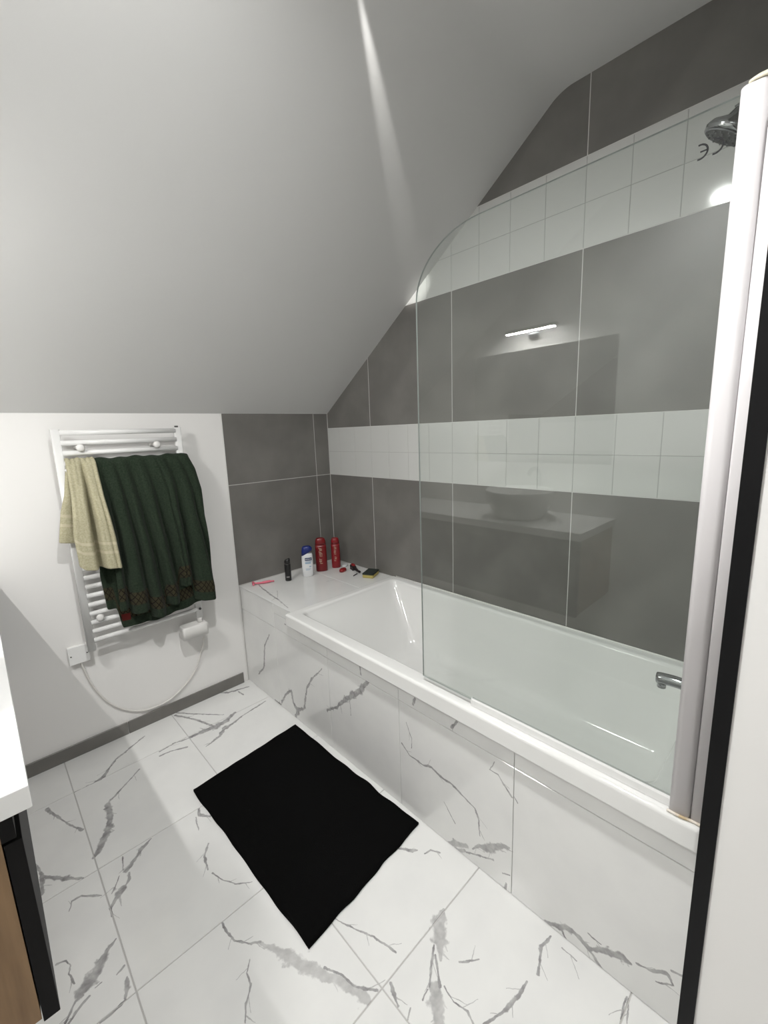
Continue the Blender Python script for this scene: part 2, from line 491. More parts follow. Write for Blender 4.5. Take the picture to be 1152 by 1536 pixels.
def tile(poly, axis, face, back, parent, material, name='tile', ch=0.0012):
    """flat tile: polygon in the two axes other than `axis`, front at coordinate `face`, rear at `back`"""
    if len(poly) < 3: return None
    us = [p[0] for p in poly]; vs = [p[1] for p in poly]
    cu, cv = (min(us) + max(us)) / 2, (min(vs) + max(vs)) / 2
    loc = [cu, cv]; loc.insert(axis, face)
    key = (axis, round(face - back, 4), material.name, tuple((round(p[0] - cu, 4), round(p[1] - cv, 4)) for p in poly))
    me = TCACHE.get(key)
    if me is None:
        bm = bmesh.new()
        s = 1 if face > back else -1
        n = len(poly)

        def ring(k, d):
            R = []
            for i in range(n):
                p = Vector((poly[i][0] - cu, poly[i][1] - cv))
                if k:
                    e0 = (Vector(poly[i]) - Vector(poly[i - 1])).normalized(); e1 = (Vector(poly[(i + 1) % n]) - Vector(poly[i])).normalized()
                    n0 = Vector((-e0.y, e0.x)); n1 = Vector((-e1.y, e1.x)); bs = n0 + n1
                    bs = bs / max(bs.dot(n0), 0.3)
                    p = p + bs * k
                c = [p.x, p.y]; c.insert(axis, d); R.append(bm.verts.new(c))
            return R
        area = sum(poly[i][0] * poly[(i + 1) % n][1] - poly[(i + 1) % n][0] * poly[i][1] for i in range(n))
        k = ch if area > 0 else -ch
        rings = [ring(0, back - face), ring(0, -s * ch), ring(k, 0.0)]
        for a, b in zip(rings, rings[1:]):
            for i in range(n): bm.faces.new((a[i], a[(i + 1) % n], b[(i + 1) % n], b[i]))
        bm.faces.new(rings[0]); bm.faces.new(rings[-1])
        bmesh.ops.recalc_face_normals(bm, faces=bm.faces[:])
        me = bpy.data.meshes.new(name); bm.to_mesh(me); bm.free(); me.materials.append(material); TCACHE[key] = me
    o = bpy.data.objects.new(name, me); C.objects.link(o); o.parent = parent; o.location = loc
    return o


def rect(u0, u1, v0, v1): return [(u0, v0), (u1, v0), (u1, v1), (u0, v1)]


G = 0.0016   # half a joint

# ================================================================== the room
# floor
fl = tag(obj('floor', bx(XW - 0.1, 0.1, YBK - 0.1, 0.1, -0.12, -0.0025), M['grout_floor']), kind='structure')
FX = [0.0, -0.69, -1.157, -1.63, -2.098, XW]
FY = [0.0, -0.251, -0.7195, -1.19, -1.655, -2.123, -2.59, -3.06, YBK]
fsegs = vein_segs('floor', 2, 0.0, (0, 1))
fallback = [random.Random(i) for i in range(60)]
ti = 0
for i in range(1, len(FX) - 1):
    for j in range(len(FY) - 1):
        u1, u0, v1, v0 = FX[i] - G, FX[i + 1] + G, FY[j] - G, FY[j + 1] + G
        ti += 1
        cu, cv = (u0 + u1) / 2, (v0 + v1) / 2
        sg = segs_for(fsegs, u0 - 0.02, u1 + 0.02, v0 - 0.02, v1 + 0.02, cu, cv)
        if v1 < -1.7 and not sg:          # tiles behind the photographer: a few wandering strokes
            R_ = fallback[ti]; x, y = R_.uniform(-.2, .2), -.24
            for _ in range(6):
                nx, ny = x + R_.uniform(-.09, .09), y + R_.uniform(.04, .1)
                sg.append((x, y, nx, ny, R_.uniform(.002, .009), R_.uniform(.002, .009), 0.9)); x, y = nx, ny
        tile(rect(u0, u1, v0, v1), 2, 0.0, -0.0025, fl, marble('marble_floor_tile', sg, (0, 1), ti))

# small round ceiling light just above the frame
dl = empty('ceiling_downlight', (-1.39, -1.78, ZC), 'small round white downlight in the flat ceiling', 'ceiling light')
bm = bmesh.new()
rr_ = [(.058, -.0005), (.058, -.014), (.056, -.016), (.048, -.016), (.046, -.014), (.045, -.0005)]
loft(bm, [ell(z, q, q, 40) for (q, z) in rr_], close_first=False, close_last=False)
obj('bezel', bm, M['white_plastic'], dl)
bm = bmesh.new(); loft(bm, [ell(-.0005, .0445, .0445, 40), ell(-.0035, .0445, .0445, 40)]); obj('lens', bm, M['downlight'], dl)

# far (knee) wall: painted part flush with the tiles
bm = bmesh.new()
box(bm, XW - 0.1, XT - 0.006, 0.0, 0.12, -0.1, HK + 0.2, 0)
box(bm, XT - 0.006, 0.12, 0.0008, 0.12, -0.1, HK + 0.2, 1)
wf = tag(obj('wall_far', bm, [M['plaster'], M['grout']]), kind='structure')
for (u0, u1, v0, v1) in ((XT, -0.11, 0.604, ZB), (XT, -0.11, ZB, HK), (-0.11, -0.001, 0.604, ZB), (-0.11, -0.001, ZB, HK)):
    tile(rect(u0 + G, u1 - G, v0 + G, v1 - (G if v1 < HK else 0)), 1, 0.0, 0.0008, wf, M['grey_tile'], ch=0.0006)
obj('edge_trim', bx(XT - 0.007, XT + 0.001, -0.0015, 0.006, 0.0, HK), M['white_plastic'], wf)

# long tiled wall
rows = [(0.6, ZB, 'g'), (ZB, ZB + .15, 'w'), (ZB + .15, ZB + .3, 'w'), (ZB + .3, ZB + .9, 'g'), (ZB + .9, ZB + 1.05, 'w'),
        (ZB + 1.05, ZB + 1.2, 'w'), (ZB + 1.2, ZC, 'g')]
bm = bmesh.new()
for (z0, z1, k) in ((-0.1, ZB + G, 0), (ZB + G, ZB + .3 - G, 1), (ZB + .3 - G, ZB + .9 + G, 0), (ZB + .9 + G, ZB + 1.2 - G, 1), (ZB + 1.2 - G, ZC + .15, 0)):
    box(bm, 0.0008, 0.12, YBK - 0.1, 0.12, z0, z1, k)
wr = tag(obj('wall_right', bm, [M['grout'], M['grout_white']]), kind='structure')
for (v0, v1, kd) in rows:
    st = 0.6 if kd == 'g' else 0.15
    first = S0 - (st * math.floor(S0 / st))
    js = [0.0] + [first + st * k for k in range(40) if first + st * k < -YT - 0.004] + [-YT]
    g = G if kd == 'g' else 0.0009
    for a, b in zip(js, js[1:]):
        if b - a < 0.008: continue
        poly = rect(-b + g, -a - g, v0 + g, v1 - (g if v1 < ZC else 0))
        poly = clip(poly, SLOPE, 1.0, HK - 0.001)      # under the sloping ceiling: z <= HK - SLOPE*y
        if len(poly) >= 3 and max(p[1] for p in poly) - min(p[1] for p in poly) > 0.01:
            tile(poly, 0, 0.0, 0.0008, wr, M['grey_tile'] if kd == 'g' else M['white_tile'], ch=0.0006)

# ceiling: slope and flat, one skin
ys = (ZC - HK) / -SLOPE
bm = bmesh.new()
cv_ = []
for k in range(13):                       # the plaster is rounded where slope meets flat
    t = k / 12; a_, b_, c_ = Vector((ys + .05, ZC - SLOPE * .05)), Vector((ys, ZC)), Vector((ys - .05, ZC))
    cv_.append(tuple(a_ * (1 - t) ** 2 + b_ * 2 * t * (1 - t) + c_ * t * t))
pl = [(0.12, HK - SLOPE * 0.12), (0.0, HK)] + cv_ + [(YBK - 0.1, ZC), (YBK - 0.1, ZC + 0.15), (ys, ZC + 0.15), (0.12, HK + 0.12)]
ra = [bm.verts.new((XW - 0.1, p[0], p[1])) for p in pl]; rb_ = [bm.verts.new((0.12, p[0], p[1])) for p in pl]
for k in range(len(pl)):
    q = (k + 1) % len(pl)
    bm.faces.new((ra[k], rb_[k], rb_[q], ra[q])).smooth = 1 <= k <= 14
for e in bm.edges:
    if len(e.link_faces) == 2 and e.link_faces[0].smooth != e.link_faces[1].smooth: e.smooth = False
bmesh.ops.split_edges(bm, edges=[e for e in bm.edges if not e.smooth])
tag(obj('ceiling', bm, M['ceiling']), kind='structure')

tag(obj('wall_left', bx(XW - 0.12, XW, YBK - 0.1, 0.0, -0.1, ZC + 0.1), M['plaster']), kind='structure')
tag(obj('wall_back', bx(XW - 0.1, 0.0, YBK - 0.12, YBK, -0.1, ZC + 0.1), M['plaster']), kind='structure')

# partition at the tap end of the bath, tiled inside, black edge
XE = -0.772
wp = tag(obj('wall_partition', bx(XE, 0.0, YBK, YT - 0.0008, -0.1, ZC), M['plaster']), kind='structure')
for k, (u0, u1) in enumerate(((XE + 0.01, -0.6), (-0.6, -0.001))):
    for (v0, v1) in ((0.6, ZB), (ZB, ZB + .6), (ZB + .6, ZB + 1.2), (ZB + 1.2, ZC - 0.002)):
        tile(rect(u0 + G, u1 - G, v0 + G, v1 - G), 1, YT, YT - 0.0008, wp, M['grey_tile'], ch=0.0006)
bm = bmesh.new()
box(bm, XE - 0.004, XE, YT - 0.0265, YT + 0.002, 0.0, ZC)
box(bm, XE, XE + 0.010, YT - 0.0007, YT + 0.002, 0.0, ZC)
tag(obj('edge_trim', bm, M['black_trim'], wp), 'matt black corner profile')

# skirting of cut grey tiles on the far wall
bb = tag(obj('baseboard_far', bx(XW, XT - 0.026, -0.004, 0.0, 0.0, 0.063), M['grout']), kind='structure')
for (u0, u1) in ((-1.36, XT - 0.026), (-1.962, -1.36), (XW, -1.962)):
    tile(rect(u0 + G, u1 - G, 0.0, 0.065), 1, -0.011, -0.004, bb, M['grey_tile'], name='skirting_tile')

# ================================================================== bath surround: marble panel, strip and deck
su = empty('bath_surround', (0, 0, 0), 'grey veined white marble tile panel and shelf boxing in the bath', 'bath panel')
bm = bmesh.new()
box(bm, XP + 0.007, XP + 0.03, YT, 0.0, 0.0, 0.540)
box(bm, XP + 0.007, -0.001, YD + 0.002, -0.001, 0.5, 0.593)
obj('backing', bm, M['grout_panel'], su)
psegs = vein_segs('panel', 0, XP, (1, 2))
PJ = [0.0, -0.38, -0.845, -1.2935, -1.776, YT]
ZJ = 0.461
for i in range(len(PJ) - 1):
    for (z0, z1) in ((0.0015, ZJ), (ZJ, 0.5985 if i == 0 else 0.544)):
        u1, u0 = PJ[i] - (0.001 if i == 0 else 0.0008), PJ[i + 1] + 0.0008
        zz0, zz1 = z0 + (0 if z0 < .1 else 0.0012), z1 - (0.0012 if z1 == ZJ else 0)
        poly = rect(u0, u1, zz0, zz1)
        cu, cv = (u0 + u1) / 2, (zz0 + zz1) / 2
        tile(poly, 0, XP, XP + 0.007, su, marble('marble_panel_tile', segs_for(psegs, u0 - .015, u1 + .015, zz0 - .004, zz1 + .004, cu, cv), (1, 2), 70 + i * 2 + (z0 > .1)))
# the strip rises to the deck between the far wall and the bath's end
tile(rect(YD + 0.002, -0.382, 0.5455, 0.5985), 0, XP, XP + 0.007, su, marble('marble_panel_tile', [], (1, 2), 95))
dsegs = vein_segs('deck', 2, 0.6, (0, 1))
for k, (u0, u1) in enumerate(((XP, -0.26), (-0.26, -0.002))):
    a0, a1, v0, v1 = u0 + (0 if k == 0 else .0006), u1 - (.0006 if k == 0 else 0), YD + 0.002, -0.002
    tile(rect(a0, a1, v0, v1), 2, 0.600, 0.593, su, marble('marble_deck_tile', segs_for(dsegs, a0, a1, v0, v1, (a0 + a1) / 2, (v0 + v1) / 2), (0, 1), 90 + k))

# ================================================================== bathtub
tub = empty('bathtub', (-0.37, -1.4, 0.22), 'long white acrylic built-in bathtub with a square thick rim', 'bathtub')
X0, X1, Y0, Y1 = -0.745, -0.003, YT + 0.003, YD
ZR = 0.607
L_ = []
L_.append(rrect(X0 + .004, X1, Y0, Y1 - .002, 0.008, 0.545))
L_.append(rrect(X0, X1, Y0, Y1, 0.010, 0.549))
L_.append(rrect(X0, X1, Y0, Y1, 0.010, 0.552))
L_.append(rrect(X0, X1, Y0, Y1, 0.010, ZR - 0.011))
L_.append(rrect(X0, X1, Y0, Y1, 0.010, ZR - 0.008))
L_.append(rrect(X0 + .0025, X1 - .001, Y0 + .001, Y1 - .0025, 0.010, ZR - 0.0025))
L_.append(rrect(X0 + .008, X1 - .003, Y0 + .003, Y1 - .008, 0.010, ZR))
ix0, ix1, iy0, iy1 = X0 + .068, X1 - .045, Y0 + .11, Y1 - .052
L_.append(rrect(X0 + .012, X1 - .005, Y0 + .005, Y1 - .012, 0.010, ZR))
L_.append(rrect(ix0 - .014, ix1 + .014, iy0 - .014, iy1 + .014, 0.033, ZR - .0005))
L_.append(rrect(ix0 - .010, ix1 + .010, iy0 - .010, iy1 + .010, 0.035, ZR - .001))
L_.append(rrect(ix0 - .003, ix1 + .003, iy0 - .003, iy1 + .003, 0.040, ZR - .005))
L_.append(rrect(ix0, ix1, iy0, iy1, 0.042, ZR - .014))
L_.append(rrect(ix0 + .001, ix1 - .001, iy0 + .001, iy1 - .002, 0.042, ZR - .020))
bx0, bx1, by0, by1, bz = -0.60, -0.135, -2.06, -0.845, 0.275
for k in range(1, 9):
    t = k / 8.0 * 0.93
    L_.append(rrect(ix0 + (bx0 - ix0) * t, ix1 + (bx1 - ix1) * t, iy0 + (by0 - iy0) * t, iy1 + (by1 - iy1) * t, 0.042 + 0.03 * t, ZR - .014 + (bz - ZR + .014) * t))
for (o_, dz) in ((0.010, 0.0135), (0.022, 0.005), (0.04, 0.0005), (0.06, -0.001)):
    L_.append(rrect(bx0 + o_, bx1 - o_, by0 + o_, by1 - o_, 0.07 - o_ * .4, bz + dz))
bm = bmesh.new(); loft(bm, L_, close_first=False, close_last=True)
t_ = obj('tub_shell', bm, M['acrylic'], None, smooth=True)
t_.data.transform(Matrix.Translation((0.37, 1.4, -0.22))); t_.parent = tub
bm = bmesh.new()
loft(bm, [ell(0.2745, .027, .027, 24, cx=-.37, cy=-1.86), ell(0.2785, .027, .027, 24, cx=-.37, cy=-1.86), ell(0.2795, .022, .022, 24, cx=-.37, cy=-1.86)])
o = obj('drain', bm, M['chrome'], None); o.data.transform(Matrix.Translation((0.37, 1.4, -0.22))); o.parent = tub
bm = bmesh.new()
tube(bm, catmull([(X1 - .001, -.60, .609), (X1 - .001, -1.4, .609), (X1 - .001, Y0 + .02, .609)], 3), 0.004, 8)
o = obj('silicone_bead', bm, M['white_plastic'], None); o.data.transform(Matrix.Translation((0.37, 1.4, -0.22))); o.parent = tub

# ================================================================== shower screen
XG = -0.715
sc = empty('shower_screen', (XG, -1.83, ZR), 'frameless clear glass bath screen with one rounded top corner', 'shower screen')


def part(name, bm, mats, parent, base, **kw):
    o = obj(name, bm, mats, None, **kw)
    o.data.transform(Matrix.Translation(-Vector(base))); o.parent = parent
    return o


SB = (XG, -1.83, ZR)
gy0, gy1, gz0, gz1 = -2.180, -1.4325, ZR + 0.018, 1.992
ry, rz = 0.215, 0.165
outl = [(gy0, gz0), (gy1, gz0)]
for i in range(0, 19):
    a = math.radians(90 * i / 18)
    outl.append((gy1 - ry + ry * math.cos(a), gz1 - rz + rz * math.sin(a)))
outl.append((gy0, gz1))
bm = bmesh.new()
A = [bm.verts.new((XG - .003, p[0], p[1])) for p in outl]; B = [bm.verts.new((XG + .003, p[0], p[1])) for p in outl]
bm.faces.new(A).material_index = 0; bm.faces.new(B[::-1]).material_index = 0
for i in range(len(outl)):
    bm.faces.new((A[i], B[i], B[(i + 1) % len(outl)], A[(i + 1) % len(outl)])).material_index = 1
pane = part('glass_pane', bm, [M['glass'], M['glass_edge']], sc, SB)
bm = bmesh.new()
prism(bm, [(XG - .006, ZR + .001), (XG + .006, ZR + .001), (XG + .006, ZR + .020), (XG + .0031, ZR + .026), (XG + .0031, ZR + .0175), (XG - .0031, ZR + .0175), (XG - .0031, ZR + .026), (XG - .006, ZR + .020)], 1, gy0, gy1 - 0.20)
part('bottom_seal', bm, M['white_gloss'], sc, SB)
# hinge profile (rounded) and wall channel


def rounded_bar(x0, x1, y0, y1, z0, z1, r):
    bm = bmesh.new()
    loft(bm, [[(x, y, z) for (x, y, _) in rrect(x0, x1, y0, y1, r, 0, 5)] for z in (z0, z1)], smooth=True)
    for f in bm.faces:
        if len(f.verts) > 4: f.smooth = False
    return bm


part('hinge_profile', rounded_bar(XG - .021, XG + .021, -2.2065, -2.1665, ZR + .001, 1.993, 0.012), M['profile'], sc, SB)
part('wall_channel', rounded_bar(XG - .017, XG + .017, YT + .0005, -2.2070, ZR + .001, 1.985, 0.004), M['profile'], sc, SB)
bm = bmesh.new()
loft(bm, [rrect(XG - .022, XG + .022, -2.229, -2.176, 0.010, z, 5) for z in (1.9935, 1.999)] + [rrect(XG - .016, XG + .016, -2.224, -2.184, 0.008, 2.004, 5)])
part('end_cap', bm, M['cap'], sc, SB)
bm = bmesh.new()
tube(bm, catmull([(XG - .0215, -2.165, ZR + .004), (XG - .0225, -2.19, ZR + .0045), (XG - .0185, -2.209, ZR + .004), (XG - .0185, -2.2285, ZR + .004)], 6), 0.0032, 8)
tag(part('silicone_bead', bm, M['profile_stain'], sc, SB), 'rust stained silicone bead')
# CE mark, read from behind
bm = bmesh.new()


def arc_strip(cy, cz, r, wdt, a0, a1, n=16):
    prev = None
    for i in range(n + 1):
        a = math.radians(a0 + (a1 - a0) * i / n)
        p = [bm.verts.new((XG - .00335, cy - q * math.cos(a), cz + q * math.sin(a))) for q in (r - wdt / 2, r + wdt / 2)]
        if prev: bm.faces.new((prev[0], prev[1], p[1], p[0]))
        prev = p


arc_strip(-2.1365, 1.9285, .0115, .0030, 105, -105)
arc_strip(-2.1145, 1.9285, .0115, .0030, 105, -105)
v4 = [bm.verts.new((XG - .00335, y, z)) for y, z in ((-2.1150, 1.9298), (-2.1255, 1.9298), (-2.1255, 1.9272), (-2.1150, 1.9272))]
bm.faces.new(v4)
o = part('ce_mark', bm, M['black_trim'], sc, SB)

# ================================================================== bath mixer and shower head
TP = (-0.37, -2.165, ZR)
tp = empty('bath_mixer', TP, 'dark chrome bath mixer tap on the end rim behind the glass', 'tap')
bm = bmesh.new()
for sx in (-.075, .075):
    loft(bm, [ell(ZR + .001, .026, .026, 20, cx=-.37 + sx, cy=-2.165), ell(ZR + .008, .026, .026, 20, cx=-.37 + sx, cy=-2.165), ell(ZR + .012, .017, .017, 20, cx=-.37 + sx, cy=-2.165), ell(ZR + .085, .016, .016, 20, cx=-.37 + sx, cy=-2.165)])
tube(bm, [(-.475, -2.165, ZR + .105), (-.265, -2.165, ZR + .105)], .022, 18)
part('body', bm, M['chrome'], tp, TP)
bm = bmesh.new()
tube(bm, catmull([(-.37, -2.165, ZR + .108), (-.37, -2.10, ZR + .116), (-.37, -2.045, ZR + .112)], 6), [.0165] * 12 + [.0155], 16)
tube(bm, [(-.37, -2.058, ZR + .110), (-.37, -2.058, ZR + .086)], .0115, 14)
part('spout', bm, M['chrome'], tp, TP)
for sx in (-.105, .105):
    bm = bmesh.new()
    s_ = 1 if sx > 0 else -1
    tube(bm, [(-.37 + sx, -2.165, ZR + .105), (-.37 + sx + s_ * .03, -2.165, ZR + .105)], [.020, .021], 18)
    tube(bm, [(-.37 + sx + s_ * .018, -2.165, ZR + .12), (-.37 + sx + s_ * .018, -2.150, ZR + .175)], [.006, .005], 10)
    part('lever', bm, M['chrome'], tp, TP)
bm = bmesh.new()
tube(bm, [(-.37, -2.165, ZR + .12), (-.37, -2.165, ZR + .155)], [.013, .012], 14)
part('diverter', bm, M['chrome'], tp, TP)

SP = (-0.37, YT, 2.10)
sh = empty('wall_shower', SP, 'round grey chrome shower rose on a wall arm above the tap', 'shower')
bm = bmesh.new()
loft(bm, [[(-.37 + .028 * math.cos(a), YT + d, 2.16 + .028 * math.sin(a)) for a in [2 * math.pi * k / 20 for k in range(20)]] for d in (.001, .008)])
tube(bm, catmull([(-.37, YT + .008, 2.16), (-.37, YT + .06, 2.165), (-.37, -2.100, 2.145)], 6), .010, 12)
part('arm', bm, M['chrome'], sh, SP)
hd = Matrix.Translation((-.37, -2.085, 2.10)) @ Matrix.Rotation(math.radians(30), 4, 'X')
bm = bmesh.new()
loft(bm, [ell(0, .048, .048, 28), ell(.010, .050, .050, 28), ell(.020, .044, .044, 28), ell(.034, .020, .020, 28), ell(.05, .013, .013, 28)])
o = part('head', bm, M['chrome'], sh, (0, 0, 0)); o.data.transform(Matrix.Translation(-Vector(SP)) @ hd)
bm = bmesh.new()
loft(bm, [ell(-.003, .043, .043, 28), ell(-.0002, .045, .045, 28)])
for rr, nn in ((.014, 6), (.027, 10), (.037, 14)):
    for k in range(nn):
        a = 2 * math.pi * k / nn
        loft(bm, [ell(-.006, .0016, .0016, 6, cx=rr * math.cos(a), cy=rr * math.sin(a)), ell(-.003, .0024, .0024, 6, cx=rr * math.cos(a), cy=rr * math.sin(a))])
o = part('nozzle_plate', bm, M['head_face'], sh, (0, 0, 0)); o.data.transform(Matrix.Translation(-Vector(SP)) @ hd)

# ================================================================== towel radiator
RB = (-1.22, -0.075, 0.512)
rd = empty('towel_radiator', RB, 'white ladder towel radiator hung on the low white wall', 'radiator')
RX0, RX1, RZ0, RZ1, RY = -1.462, -0.975, 0.522, 1.516, -0.075


def rail(x):
    bm = bmesh.new()
    loft(bm, [[(x + q[0], RY + q[1], z) for q in rrect(-.0165, .0165, -.013, .013, .008, 0, 4)] for z in (RZ0, RZ1)])
    for f in bm.faces:
        if len(f.verts) > 4: f.smooth = False
    return bm


for x in (RX0, RX1): part('upright', rail(x), M['white_gloss'], rd, RB)
barz = [1.501, 1.459, 1.416, 1.374] + [1.235, 1.193, 1.151, 1.109] + [0.569 + .0422 * k for k in range(9)]
bar_me = None
for z in barz:
    if bar_me is None:
        bm = bmesh.new(); tube(bm, [(RX0 + .012, 0, 0), (RX1 - .012, 0, 0)], .0108, 16)
        o = part('rung', bm, M['white_gloss'], rd, (RB[0], 0, 0)); bar_me = o.data
    else:
        o = bpy.data.objects.new('rung', bar_me); C.objects.link(o); o.parent = rd
    o.location = (0, RY - .008 - RB[1], z - RB[2])
for (x, z) in ((-1.386, 1.437), (-1.083, 1.438), (-1.415, 0.675), (-1.05, 0.675)):
    bm = bmesh.new()
    tube(bm, [(x, -.001, z), (x, -.06, z)], .009, 12)
    tube(bm, [(x, -.062, z), (x, -.097, z), (x, -.104, z), (x, -.109, z), (x, -.111, z)], [.011, .013, .0165, .012, .004], 18)
    part('wall_bracket', bm, M['white_plastic'], rd, RB)
bm = bmesh.new()
tube(bm, [(RX1 - .002, RY, RZ1), (RX1 - .002, RY, RZ1 + .008)], .0085, 14)
tag(part('bleed_plug', bm, M['screw'], rd, RB), 'dark bleed plug')
bm = bmesh.new()
tube(bm, [(RX1 + .003, RY - .0135, .571), (RX1 + .003, RY - .017, .571)], .0065, 12)
part('blanking_plug', bm, M['screw'], rd, RB)
# hook at the upper left, stands off the upright
bm = bmesh.new()
tube(bm, [(-1.444, -.08, 1.352), (-1.438, -.105, 1.352)], .006, 10)
tube(bm, catmull([(-1.438, -.105, 1.366), (-1.440, -.108, 1.352), (-1.452, -.108, 1.343)], 5), .006, 10)
part('hook', bm, M['white_plastic'], rd, RB)
# heating element under the right upright
bm = bmesh.new()
tube(bm, [(RX1, RY, RZ0 + .002), (RX1, RY, RZ0 - .028)], .012, 14)
loft(bm, [[(x, y, z) for (x, y, _) in rrect(-1.075, -.945, -.108, -.040, .012, 0, 5)] for z in (.428, .488)] +
     [[(x, y, .494) for (x, y, _) in rrect(-1.070, -.950, -.103, -.045, .012, 0, 5)]])
part('heating_element', bm, M['white_plastic'], rd, RB)

# socket box and flex
SK = (-1.506, -0.012, 0.5)
sk = empty('fused_outlet', SK, 'white square fused electrical outlet beside the radiator', 'outlet')
bm = bmesh.new(); box(bm, -1.546, -1.468, -.020, -.0005, .459, .541)
part('back_box', bm, M['white_plastic'], sk, SK, bevel=.004)
bm = bmesh.new(); box(bm, -1.548, -1.466, -.027, -.0205, .457, .543)
fp = part('face_plate', bm, M['white_gloss'], sk, SK, bevel=.003)
for x in (-1.538, -1.476):
    bm = bmesh.new(); tube(bm, [(x, -.0271, .500), (x, -.0282, .500)], .0030, 10)
    part('screw', bm, M['screw'], sk, SK)
bm = bmesh.new()
cp = [(-1.503, -.016, .459), (-1.500, -.014, .43), (-1.473, -.010, .315), (-1.419, -.010, .200), (-1.342, -.010, .122), (-1.254, -.011, .086), (-1.137, -.011, .098), (-1.021, -.012, .184), (-.962, -.022, .319), (-.957, -.05, .385), (-.959, -.075, .427)]
tube(bm, catmull(cp, 8), .0042, 10)
tag(obj('radiator_flex', bm, M['cable'], None), 'white power cable looping low from the outlet to the radiator', 'cable')


# ================================================================== towels
def towel_mat(name, c1, c2, c_line, border, fuzz=900):
    mm = bpy.data.materials.new(name); mm.use_nodes = True
    nt = mm.node_tree; b = nt.nodes['Principled BSDF']; L = nt.links.new
    b.inputs['Roughness'].default_value = 0.95; b.inputs['Specular IOR Level'].default_value = 0.1
    b.inputs['Sheen Weight'].default_value = 0.04; b.inputs['Sheen Roughness'].default_value = 0.5
    tc = nt.nodes.new('ShaderNodeTexCoord'); uv = nt.nodes.new('ShaderNodeUVMap'); uv.uv_map = 'weave'
    n = nt.nodes.new('ShaderNodeTexNoise'); n.inputs['Scale'].default_value = 160; n.inputs['Detail'].default_value = 4; L(tc.outputs['Object'], n.inputs['Vector'])
    r = nt.nodes.new('ShaderNodeValToRGB'); r.color_ramp.elements[0].position = .35; r.color_ramp.elements[1].position = .65
    r.color_ramp.elements[0].color = (*c1, 1); r.color_ramp.elements[1].color = (*c2, 1); L(n.outputs['Fac'], r.inputs['Fac'])
    n2 = nt.nodes.new('ShaderNodeTexNoise'); n2.inputs['Scale'].default_value = fuzz; L(tc.outputs['Object'], n2.inputs['Vector'])
    bp = nt.nodes.new('ShaderNodeBump'); bp.inputs['Strength'].default_value = .5; bp.inputs['Distance'].default_value = .002
    L(n2.outputs['Fac'], bp.inputs['Height']); L(bp.outputs['Normal'], b.inputs['Normal'])
    sx = nt.nodes.new('ShaderNodeSeparateXYZ'); L(uv.outputs[0], sx.inputs[0])

    def mt(op, a, bb, clamp=False):
        q = nt.nodes.new('ShaderNodeMath'); q.operation = op; q.use_clamp = clamp
        for i_, s_ in enumerate((a, bb)):
            if isinstance(s_, (int, float)): q.inputs[i_].default_value = s_
            else: L(s_, q.inputs[i_])
        return q.outputs[0]
    U, V = sx.outputs[0], sx.outputs[1]          # metres across, metres up from the hem
    col = r.outputs[0]
    if border == 'lattice':
        inb = mt('MULTIPLY', mt('GREATER_THAN', V, .045), mt('LESS_THAN', V, .105))
        per = .030

        def lines(s):
            f = mt('FRACT', mt('DIVIDE', mt('ADD', U, mt('MULTIPLY', V, s)), per), 0.0)
            return mt('LESS_THAN', mt('ABSOLUTE', mt('SUBTRACT', f, .5), 0.0), .085)
        lat = mt('MAXIMUM', lines(0.9), lines(-0.9))
        for fac, c in ((inb, (0.040, 0.036, 0.020)), (mt('MULTIPLY', inb, lat), c_line)):
            mx = nt.nodes.new('ShaderNodeMix'); mx.data_type = 'RGBA'; L(fac, mx.inputs['Factor']); L(col, mx.inputs[6]); mx.inputs[7].default_value = (*c, 1); col = mx.outputs[2]
        red = mt('MULTIPLY', mt('MULTIPLY', mt('GREATER_THAN', U, 2.074), mt('LESS_THAN', U, 2.125)), mt('MULTIPLY', mt('GREATER_THAN', V, .035), mt('LESS_THAN', V, .068)))
        mx = nt.nodes.new('ShaderNodeMix'); mx.data_type = 'RGBA'; L(red, mx.inputs['Factor']); L(col, mx.inputs[6]); mx.inputs[7].default_value = (0.085, 0.012, 0.010, 1); col = mx.outputs[2]
    else:
        bands = mt('MAXIMUM', mt('LESS_THAN', mt('ABSOLUTE', mt('SUBTRACT', V, .075), 0), .006), mt('LESS_THAN', mt('ABSOLUTE', mt('SUBTRACT', V, .115), 0), .006))
        mx = nt.nodes.new('ShaderNodeMix'); mx.data_type = 'RGBA'; L(bands, mx.inputs['Factor']); L(col, mx.inputs[6]); mx.inputs[7].default_value = (*c_line, 1); col = mx.outputs[2]
    L(col, b.inputs['Base Color'])
    return mm


M['green_towel'] = towel_mat('dark_green_terry', (0.016, 0.026, 0.016), (0.028, 0.040, 0.026), (0.009, 0.006, 0.005), 'lattice')
M['beige_towel'] = towel_mat('beige_terry', (0.40, 0.37, 0.245), (0.50, 0.47, 0.33), (0.55, 0.51, 0.37), 'bands')


def interp(tab, t):
    if t <= tab[0][0]: return tab[0][1]
    for (a, va), (b, vb) in zip(tab, tab[1:]):
        if t <= b:
            s = (t - a) / (b - a) if b > a else 0; return va + (vb - va) * s
    return tab[-1][1]


